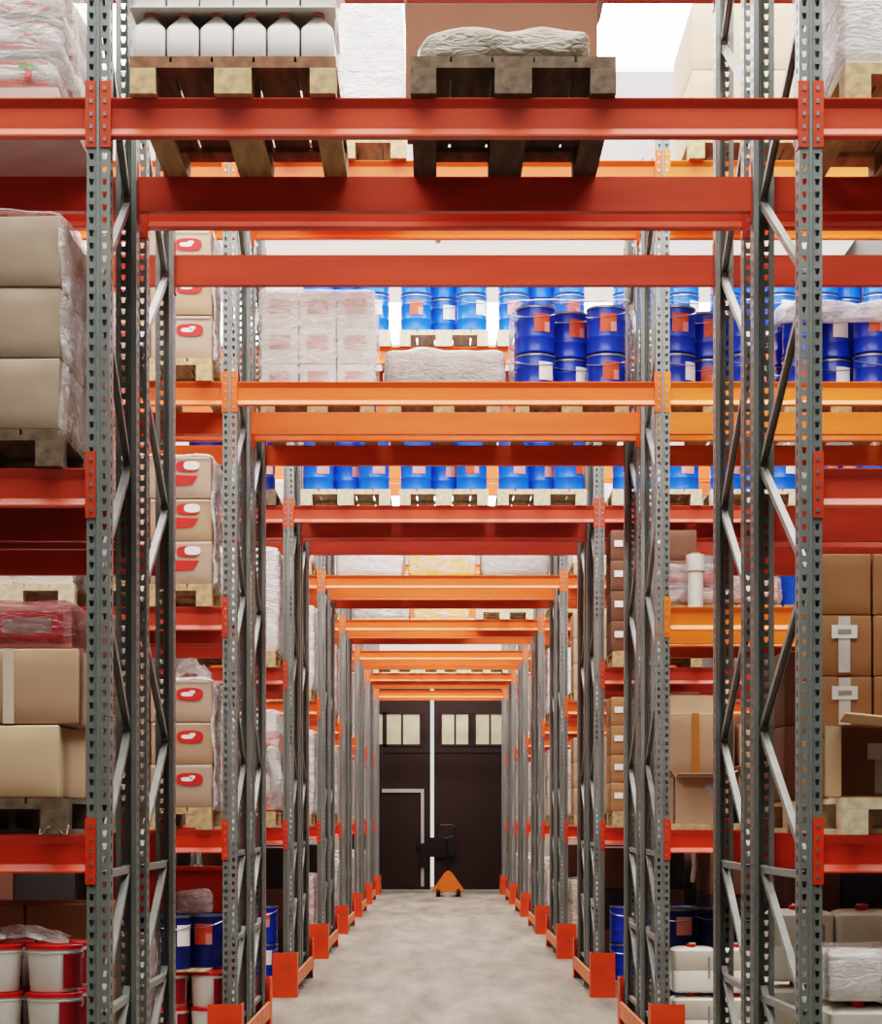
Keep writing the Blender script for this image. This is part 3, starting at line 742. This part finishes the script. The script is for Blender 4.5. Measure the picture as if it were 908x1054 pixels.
# ================================================================== SECOND ROW (row 1)
Y = row_y(1); Yb = row_y(1,1)
lx = -1.455-.40
def logo_load(cx, cyf, z, n, where_, style='logo2'):
    pallet(cx, cyf+.60, z, f'pallet under red-logo cartons, {where_}', 'wood', 'pallets under red-logo cartons')
    carton_stack(cx, cyf, z+.1445, 2, 1, n, .395, .58, .272, 'tan carton, red logo', where_, style, ('card','card_pink'), .014, .008)
    film(cx, cyf-.03, z+.11, .85, .66, n*.273+.05, f'loose film down the side of the red-logo cartons, {where_}', 'film_heavy', ('bottom','front','back','left'), .03, n)
logo_load(lx, Y-.04, z3, 3, where(1,0,'L',3))
logo_load(lx, Y-.04, z2, 3, where(1,0,'L',2), 'logo')
logo_load(lx, Y-.04, z1, 3, where(1,0,'L',1))
crumple(lx+.24, Y+.25, z1+.1445+3*.273+.002, .26, .26, .20, 'peaked white film scrap on top of red-logo cartons, first shelf', 'film_heavy', 2)
sx2 = SL('L',1)
pallet(sx2, Y+.55, z2, 'whitish pallet at left edge seen below the front row beams', 'wood_pale', 'pallets in the second left bay')
wrapped_load(sx2, Y-.02, z2+.1445, .82, 1.1, .80, 'white wrapped load on the whitish pallet, second row left', 'card_white', 'film_heavy', 1, 3, 2)
pallet(sx2, Y+.55, z1, 'pallet under pink wrapped load, second row left bay, first shelf', 'wood', 'pallets in the second left bay')
wrapped_load(sx2, Y-.02, z1+.1445, .82, 1.1, .95, 'pink wrapped load next to red-logo cartons, second row first shelf', ('sack_pink','sack_red'), 'film_pink', 2, 5, 2)
pallet(sx2, Y+.55, z3, 'pallet under pale wrapped load, second row left bay, third shelf', 'wood', 'pallets in the second left bay')
wrapped_load(sx2, Y-.02, z3+.1445, .82, 1.1, .85, 'pale pink wrapped load, second row left bay, third shelf', ('sack_pink','sack'), 'film_pink', 0, 5, 2)
# floor left
pallet(-1.88, Y+.62, 0, 'floor pallet under small red-lidded pails, second row left', 'wood', 'floor pallets')
for l in range(2):
    for i in range(3):
        for j in range(2):
            pail(-1.50-i*.236, Y+.15+j*.24, .1445+l*.228, f"white pail, red rim, {['lower','upper'][l]} {['right','centre','left'][i]} {['front','rear'][j]}, second row floor left", 'red-rimmed pails, second row floor left', .112, .2265, rz=random.uniform(-.6,.2))
board(-1.88, Y+.42, .1445+2*.228+.001, .80, .80, .012, 'thin board between red-rimmed pails and navy drums', 'wood')
for i,(x,y,lb,lt) in enumerate(((-1.75,.16,'white','navy drum with white band standing on the pails, second row left'),(-1.535,.40,'orange','navy drum with orange label on the pails beside the white-banded drum'),
                           (-1.86,.50,'orange','navy drum standing behind the white-banded navy drum, second row left'),(-2.08,.2,None,'navy drum left of the white-banded drum, mostly hidden'))):
    drum(x, Y+y, .1445+2*.228+.0135, lt, lb, 'navy_steel', 'navy drums on the left pails', .45 if lb == 'white' else -.5, .142, .36)
wrapped_load(-1.66, Y+.66, .1445+2*.228+.0135, .26, .15, .48, 'pink wrapped packet behind the navy drums, second row left', ('print_pink','sack_pink'), 'film_pink', 0, 2, 1)
# red panel standing in the rear rack
m = MB(); m.box(-.5,.5,0,.03,0,1.25,'red_sheet')
for q in (-.48,.45): m.box(q,q+.03,-.025,-.001,0,1.25,'red_sheet')
m.box(-.449,.449,-.025,-.001,1.22,1.25,'red_sheet')
tag(link('metal_screen', m.mesh('metal_screen', None), None, (-1.88, Yb+.35, 0)), 'red steel panel standing behind the navy drums, second row left', 'panel')
# tunnel shelf, rear rack
bx = (wx(268,Yb+.02)+wx(386,Yb+.02))/2
pallet(bx, Yb+.60, z3, 'pallet under the white wrapped boxes above the tunnel', 'wood', 'pallets on the second row tunnel shelf')
carton_stack(bx, Yb+.025, z3+.1445, 3, 1, 3, .258, .50, .252, 'white wrapped box', 'left load above second row tunnel', 'pinklabel', 'card_white', .006, .004)
film(bx, Yb-.01, z3+.125, .835, .66, .80, 'cloudy stretch film round the white boxes above the tunnel', 'film', ('bottom',), .014, 3)
gx = (wx(392,Yb+.02)+wx(522,Yb+.02))/2
pallet(gx, Yb+.60, z3, 'pallet under the low grey film bundle above the tunnel', 'wood', 'pallets on the second row tunnel shelf')
film(gx, Yb+.0, z3+.1447, .84, 1.1, .36, 'low grey film-covered load between white boxes and blue drums', 'film_grey', (), .035, 5, None, 'film_bundle', 'bundle', .06, 5, 12)
dx = (wx(530,Yb+.1)+wx(646,Yb+.1))/2
drum_pallet(dx, Yb+.0, z3, 'tunnel load, second row rear', 2, 'blue_steel', ('orange','orange','white'), True, 2, 'wood', 1)
film(dx, Yb-.03, z3+.13, .85, .70, .72, 'thin clear film round the blue drums above second row tunnel', 'film', ('bottom','front'), .010, 1)
# top shelf tunnel: white load
wl_x = -.205-.40
pallet(wl_x, Y+.55, LEVELS[4], 'pallet under tall white load high above the tunnel', 'wood', 'pallets on the top shelf')
wrapped_load(wl_x, Y-.02, LEVELS[4]+.1445, .80, 1.1, .88, 'tall white load on the top shelf above the tunnel', 'card_white', 'film_heavy', 2, 2, 1)
# right bay third shelf: drums
for s in range(3):
    drum_pallet(SL('R',s)+(.0 if s else -.02), Yb+.0, z3, f"{['first','second','third'][s]} load from tunnel, right bay, second row rear", 2, 'blue_steel', ('orange','white','orange'), True, 2, 'wood', 5+s)
film(SL('R',1), Yb-.03, z3+.145+.52, .86, .62, .18, 'bunched clear film on top of blue drums, right bay, second row', 'film_heavy', ('bottom',), .04, 3)
# right bay top shelf: pale cartons
pallet(SL('R',0)+.05, Y+.55, LEVELS[4], 'pallet under pale cartons on the top shelf, right bay', 'wood', 'pallets on the top shelf')
carton_stack(SL('R',0)+.06, Y-.02, LEVELS[4]+.1445, 1, 1, 2, .78, 1.1, .43, 'pale big carton', where(1,0,'R',4), 'plain', 'card_light', .004, .004)
pallet(SL('R',2), Y+.55, LEVELS[4], 'empty-looking pallet at right end of the top shelf', 'wood_red', 'pallets on the top shelf')
wrapped_load(SL('R',2), Y-.02, LEVELS[4]+.1445, .8, 1.1, .5, 'white wrapped load at right end of the top shelf', 'card_white', 'film_heavy', 1, 2, 2)
# right bay second shelf: sacks under film, white roll, blue tub
pallet(SL('R',0)+.06, Yb+.60, z2, 'pallet under red-white bags and white roll, second row right', 'wood', 'pallets in the second right bay')
for i in range(2):
    for l in range(2):
        sack(1.59+.20+i*.40, Yb+.32, z2+.1445+l*.125, .36, .55, .11, f"red-white bag in film, {['lower','upper'][l]} {['left','right'][i]}, second row right bay, second shelf", 'red-white bags, second row right', ['sack_pink','sack_red'][(i+l)%2], (i+l)%3, False)
film(1.60+.40, Yb-.0, z2+.1447, .84, .64, .30, 'clear film over the red-white bags, second row right', 'film', ('bottom',), .02, 2)
def roll(cx, cy, z, r, h, label):
    t = thing('film_roll', label, 'roll', (cx,cy,z))
    link('film_wrap', cached('rl', 'film_wrap', lambda mb: mb.lathe([(0,.0),(r,.0),(r,h*.72),(r*1.22,h*.74),(r*1.22,h*.96),(r*1.1,h*.97),(0,h*.97)], 'white_plastic', 20)), t)
    link('core', cached('rc', 'core', lambda mb: mb.lathe([(0,h*.971),(r*.6,h*.971),(r*.6,h),(0,h)], 'card', 16)), t)
roll(wx(715,Yb-.03), Yb-.085, z2+.001, .055, .50, 'white roll standing before the red-white bags, second row right')
pallet(SL('R',1), Yb+.60, z2, 'pallet under the blue tub with white lid, second row right', 'wood', 'pallets in the second right bay')
pail(2.53, Yb+.17, z2+.1445, 'blue tub with white lid, second shelf, second row right bay', 'tubs, second row right', .12, .24, 0, 'blue_bright', 'white_plastic', None)
pail(2.79, Yb+.2, z2+.1445, 'second blue tub right of the white-lidded blue tub, second row', 'tubs, second row right', .12, .24, 0, 'blue_bright', 'white_plastic', None)
# right bay first shelf: open carton and taped cartons
board(1.90, Y+.55, z1, .80, 1.1, .04, 'thin skid board under open carton, second row right', 'wood', 'slip_board')
open_top('open_carton', 'open tan carton with flap hanging out, second row right bay', 1.53+.17, Y+.20, z1+.041, .34, .38, .30, 'card', {'front':(10,.09),'left':(50,.08),'right':(30,.08)}, sticker=(.02,.09,.19,.25))
open_top('open_carton', 'second open tan carton right of the first, second row right bay', 2.00+.17, Y+.20, z1+.041, .34, .38, .30, 'card', {'front':(-20,.09),'right':(-40,.12),'left':(60,.08)})
carton(1.52+.22, Y+.43+.25, z1+.041, .44, .48, .33, 'tan carton behind the open carton, under the brown-taped one', 'plain', 'card', 0, .004, 0)
carton(1.51+.23, Y+.43+.25, z1+.041+.331, .46, .48, .40, 'tan carton with brown tape above the open carton, second row right', 'brown_tape', 'card', .0, .005, 1)
carton(2.00+.20, Y+.43+.25, z1+.041, .40, .48, .36, 'tan carton lower right, behind the second open carton', 'plain', 'card', 0, .004, 2)
carton(2.00+.20, Y+.43+.25, z1+.041+.361, .40, .48, .30, 'tan carton upper right beside the brown-taped carton', 'plain', 'card_light', .03, .004, 1)
open_top('open_carton', 'tan open carton lying on the brown-taped carton, second row right', 1.54+.20, Y+.46+.22, z1+.041+.7325, .38, .42, .12, 'card_light', {'right':(60,.10)})
carton(1.53+.16, Yb+.25, z1+.1445+.66, .32, .36, .16, 'small dark maroon box at back of second row right shelf', 'sticker', 'card_dark', 0, .003, 0)
pallet(SL('R',0)+.02, Yb+.60, z1, 'pallet behind the open carton, second row right', 'wood', 'pallets in the second right bay')
carton_stack(SL('R',0), Yb+.05, z1+.1445, 2, 1, 2, .38, .5, .329, 'brown carton at back of second row right', 'first shelf', 'sticker', 'card_brown', .004, .004)
pallet(SL('R',1)+.06, Y+.55, z1, 'pallet under brown cartons, second slot, second row right', 'wood', 'pallets in the second right bay')
carton_stack(SL('R',1)+.05, Y-.0, z1+.1445, 2, 1, 3, .36, .55, .27, 'brown carton', where(1,0,'R',1)+' second slot', 'sticker', 'card_brown', .006, .004)
# right floor: jerrycans, drums behind
pallet(1.95, Y+.60, 0, 'floor pallet under white jerrycans, second row right', 'wood', 'floor pallets')
for l in range(2):
    for i in range(3):
        jerrycan(1.515+.145+i*.292, Y+.16, .1445+l*.319, f"white jerrycan, red cap, {['lower','upper'][l]} {['left','centre','right'][i]}, second row floor right", 'second row jerrycans at right')
for i in range(2):
    for l in range(2):
        jerrycan(2.42+.145+i*.292, Y+.18, .1445+l*.319+(0), f"white jerrycan, {['lower','upper'][l]} {['left','right'][i]} of the farther floor pallet, second row right", 'farther jerrycans second row right')
pallet(2.77, Y+.6, 0, 'farther floor pallet under white jerrycans, second row right', 'wood', 'floor pallets')
for q in range(2): pallet(1.96, Yb+.60, q*.1445, ['lower of two stacked floor pallets under navy drums, second row right','upper of two stacked floor pallets under navy drums, second row right'][q], 'wood_old', 'floor pallets')
drum_pallet(1.96, Yb+.02, .289, 'floor right, second row rear', 2, 'navy_steel', ('orange','pale'), False, 1, 'wood', 3)
m = MB(); m.tube([(0,0,0),(.01,0,-.1),(-.005,0,-.22)], .016, 'tape_white', 8)
tag(link('plastic_strip', m.mesh('plastic_strip'), None, (wx(713,Yb), Yb-.02, z1-.155)), 'white plastic strip hanging under the first shelf, second row right', 'strip')

# ================================================================== THIRD ROW (row 2): drums
Y = row_y(2); Yb = row_y(2,1)
for s in range(3):
    sn = ['left','centre','right'][s]
    drum_pallet(SL('T',s)*1.0, Y-.03, z3, f'{sn} tunnel load, third row, third shelf', 2, 'blue_bright', ('pale','white','orange'), True, 1, 'wood_pale', 20+s)
    drum_pallet(SL('T',s)*1.0, Y-.03, LEVELS[4], f'{sn} tunnel load, third row, top shelf', 2, 'blue_bright', ('pale','orange','white'), True, 1, 'wood_pale', 30+s)
for s in range(3):
    o = ['nearest tunnel','in the middle','at far end'][s]
    drum_pallet(SL('R',s), Y-.03, z3, f'right bay {o}, third row, third shelf', 1, 'blue_bright', ('pale','white'), True, 1, 'wood_pale', 40+s)
    drum_pallet(SL('R',s), Y-.03, LEVELS[4], f'right bay {o}, third row, top shelf', 2, 'blue_bright', ('white','white','pale'), True, 1, 'wood_pale', 45+s)
drum_pallet(SL('L',2), Y-.03, z3, 'left bay, third row, third shelf', 2, 'navy_steel', ('pale',), True, 1, 'wood_old', 50)
drum_pallet(SL('L',2)+.02, Y+.0, 0, 'floor left, third row', 2, 'blue_steel', ('white','orange'), True, 1, 'wood', 51)
drum_pallet(SL('R',0)-.02, Y+.0, 0, 'floor right, third row', 2, 'blue_steel', ('white','orange'), True, 1, 'wood', 52)
pallet(SL('L',2), Y+.55, z2, 'pallet under white wrapped load, third row left', 'wood', 'pallets in the third row')
wrapped_load(SL('L',2)+.02, Y-.02, z2+.1445, .83, 1.1, .92, 'white wrapped load, second shelf, third row left', ('card_white','sack'), 'film_heavy', 0, 4, 2)
pallet(SL('L',2), Y+.55, z1, 'pallet under red and white wrapped load, third row left', 'wood', 'pallets in the third row')
wrapped_load(SL('L',2)+.02, Y-.02, z1+.1445, .83, 1.1, .90, 'red, white and black wrapped load, first shelf, third row left', ('print_red','card_white','card_dark'), 'film', 1, 5, 2)
film(-1.47, Y-.04, z1+.16, .12, .10, .58, 'white plastic sheet hanging at the third row left post', 'film_grey', (), .035, 7, None, 'hanging_sheet', 'plastic film')
for lv,nz,hh_ in ((2,4,.27),(1,4,.255)):
    pallet(SL('R',0), Y+.55, LEVELS[lv], f'pallet under dark brown cartons, third row right, {SHELF[lv]}', 'wood', 'pallets in the third row')
    carton_stack(SL('R',0)-.03, Y-.03, LEVELS[lv]+.1445, 2, 1, nz, .38, .55, hh_, 'brown stickered carton', where(2,0,'R',lv), 'sticker_left', 'card_dark' if lv == 2 else 'card_brown', .006, .004)

# ================================================================== FARTHER ROWS
kinds = {3: (('card_white','film_heavy'),('card_yellow','film'),('card_white','film_grey')), 4: (('print_grey','film_heavy'),('card_yellow','film'),(None,None)), 5:((None,None),)*3, 6:((None,None),)*3, 7:((None,None),)*3}
for k in range(3, 8):
    Y = row_y(k)
    for s in range(3):
        pr = kinds[k][s]; sn = ['left','centre','right'][s]
        if k in (5,7): continue
        yo = Y+DEP+GAP if pr[0] else Y
        pallet(SL('T',s), yo+.55, z3, f'{sn} pallet above the tunnel on the {ROWN[k]} row', 'wood_pale' if k != 3 else 'wood', 'pallets above the far tunnel')
        if pr[0]:
            d_ = {'card_white':'white wrapped load','card_yellow':'yellow carton load','print_grey':'grey wrapped load'}[pr[0]]
            wrapped_load(SL('T',s), yo-.02, z3+.1445, .82, 1.1, .62, f'{d_} above the tunnel on the {ROWN[k]} row, {sn} place', pr[0], pr[1], k+s, 2, 2)
    for lv in (0,1,2,3):
        zz = LEVELS[lv]
        pallet(SL('L',2), Y+.58, zz, f'pallet beside the tunnel, left bay, {SHELF[lv]}, {ROWN[k]} row', 'wood', 'far pallets beside the tunnel')
        wrapped_load(SL('L',2)+.03, Y+.0, zz+.1445, .82, 1.1, .95 if lv else .8, f'{"pink" if (lv+k)%3==0 else "white"} wrapped load, left bay, {SHELF[lv]}, {ROWN[k]} row', ('sack_pink','print_pink') if (lv+k)%3 == 0 else ('card_white','sack'), 'film_pink' if (lv+k)%3 == 0 else 'film_heavy', k+lv, 4, 2, 'far wrapped loads on the left')
        pallet(SL('R',0), Y+.58, zz, f'pallet beside the tunnel, right bay, {SHELF[lv]}, {ROWN[k]} row', 'wood', 'far pallets beside the tunnel')
        if k == 3 and lv in (1,2):
            carton_stack(SL('R',0)-.02, Y+.0, zz+.1445, 2, 1, 3, .38, .55, .29, 'light tan carton', where(k,0,'R',lv), 'plain', 'card', .006, .004)
        else:
            wrapped_load(SL('R',0)-.03, Y+.0, zz+.1445, .82, 1.1, .9 if lv else .75, f'{"tan" if (lv+k)%2 else "white"} wrapped load, right bay, {SHELF[lv]}, {ROWN[k]} row', ('card','card_light') if (lv+k)%2 else ('card_white','sack'), 'film', k+lv, 3, 2, 'far wrapped loads on the right')

# dark loads added at floor level to deepen the shade behind lit goods
def shade_filler(cx, cyf, w, h, label, inner=('card_dark','card_shade_fill')):
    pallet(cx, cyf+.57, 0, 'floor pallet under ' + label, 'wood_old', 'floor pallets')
    t = thing('filler_load', label, 'boxed goods', (cx, cyf+.55, .1445), 0, 'added dark boxed loads on the floor')
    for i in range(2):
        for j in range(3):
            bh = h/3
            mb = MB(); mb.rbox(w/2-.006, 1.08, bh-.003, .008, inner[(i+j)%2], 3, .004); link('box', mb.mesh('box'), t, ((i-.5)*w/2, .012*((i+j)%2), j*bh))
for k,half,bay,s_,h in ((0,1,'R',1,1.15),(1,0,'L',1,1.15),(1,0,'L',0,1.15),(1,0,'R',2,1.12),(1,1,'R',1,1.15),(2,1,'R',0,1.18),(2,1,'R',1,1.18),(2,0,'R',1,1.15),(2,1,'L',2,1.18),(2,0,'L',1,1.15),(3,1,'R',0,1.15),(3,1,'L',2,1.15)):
    shade_filler(SL(bay,s_), row_y(k,half)-.0, .80, h, f"added dark boxed load, floor, {BAYN[bay]} {['outer','middle','inner'][s_] if bay=='L' else ['inner','middle','outer'][s_]} place, {ROWN[k]} row{' rear' if half else ''}")

# ================================================================== pallet jack at the end of the tunnel
JY = 45.0; jx = wx(461.5, JY)
t = thing('pallet_jack', 'orange hand pallet truck with black handle parked before the brown doors', 'pallet jack', (jx, JY, 0))
m = MB()
P = [(-.33,.10),(.33,.10),(.33,.15),(.085,.50),(.03,.54),(-.03,.54),(-.085,.50),(-.33,.15)]
vs = [(x,-.12,z) for x,z in P] + [(x*.9,.10,z) for x,z in P]; q = len(P)
m.add(vs, [tuple(range(q)), tuple(range(q,2*q))[::-1]] + [(i,q+i,q+(i+1)%q,(i+1)%q) for i in range(q)], 'jack_orange')
link('battery_frame', m.mesh('battery_frame', None), t).name = 'frame'
for s in (-1,1):
    m = MB(); m.box(s*.19-.08, s*.19+.08, .101, 1.25, .07, .12, 'jack_orange'); link('fork', m.mesh('fork', None), t)
    m = MB(); m.lathe([(0,-.04),(.09,-.04),(.10,-.03),(.10,.03),(.09,.04),(0,.04)], 'black_rubber', 20, Matrix.Translation((s*.21,-.05,.10)) @ Matrix.Rotation(PI/2,4,'Y'))
    link('wheel', m.mesh('wheel'), t)
m = MB(); m.lathe([(0,0),(.055,0),(.055,.22),(.03,.24),(.03,.32),(0,.32)], 'black_paint', 14, Matrix.Translation((0,.16,.20))); m.box(-.05,.05,.101,.15,.22,.34,'black_paint'); link('pump', m.mesh('pump'), t)
m = MB(); m.tube([(0,.16,.52),(-.02,.12,.95),(-.04,.10,1.22)], .024, 'black_paint', 10)
m.tube([(-.04,.10,1.22),(-.20,.10,1.28),(-.22,.10,1.44),(-.16,.10,1.50),(.08,.10,1.50),(.14,.10,1.44),(.12,.10,1.28),(-.04,.10,1.22)], .020, 'black_paint', 8)
link('handle', m.mesh('handle'), t)['label'] = 'black steering handle with loop grip'

# ------------------------------------------------------------------ light and camera
w = bpy.data.worlds.new('daylight'); scene.world = w; w.use_nodes = True
bg = w.node_tree.nodes['Background']; bg.inputs['Color'].default_value = (1.0,.98,.95,1); bg.inputs['Strength'].default_value = 1.0
cam = bpy.data.cameras.new('camera'); co = bpy.data.objects.new('camera', cam); COL.objects.link(co)
co.location = (0,0,CAM_Z); co.rotation_euler = (PI/2,0,0)
cam.sensor_width = 36; cam.lens = F_PX/1054*36
cam.shift_x = (454-451.0)/1054; cam.shift_y = (846-527)/1054
cam.clip_end = 200
scene.camera = co
scene.view_settings.view_transform = 'Filmic'
scene.view_settings.look = 'High Contrast'
scene.view_settings.exposure = -0.25
scene.cycles.max_bounces = 8; scene.cycles.transparent_max_bounces = 24; scene.cycles.diffuse_bounces = 4
scene.cycles.use_denoising = True
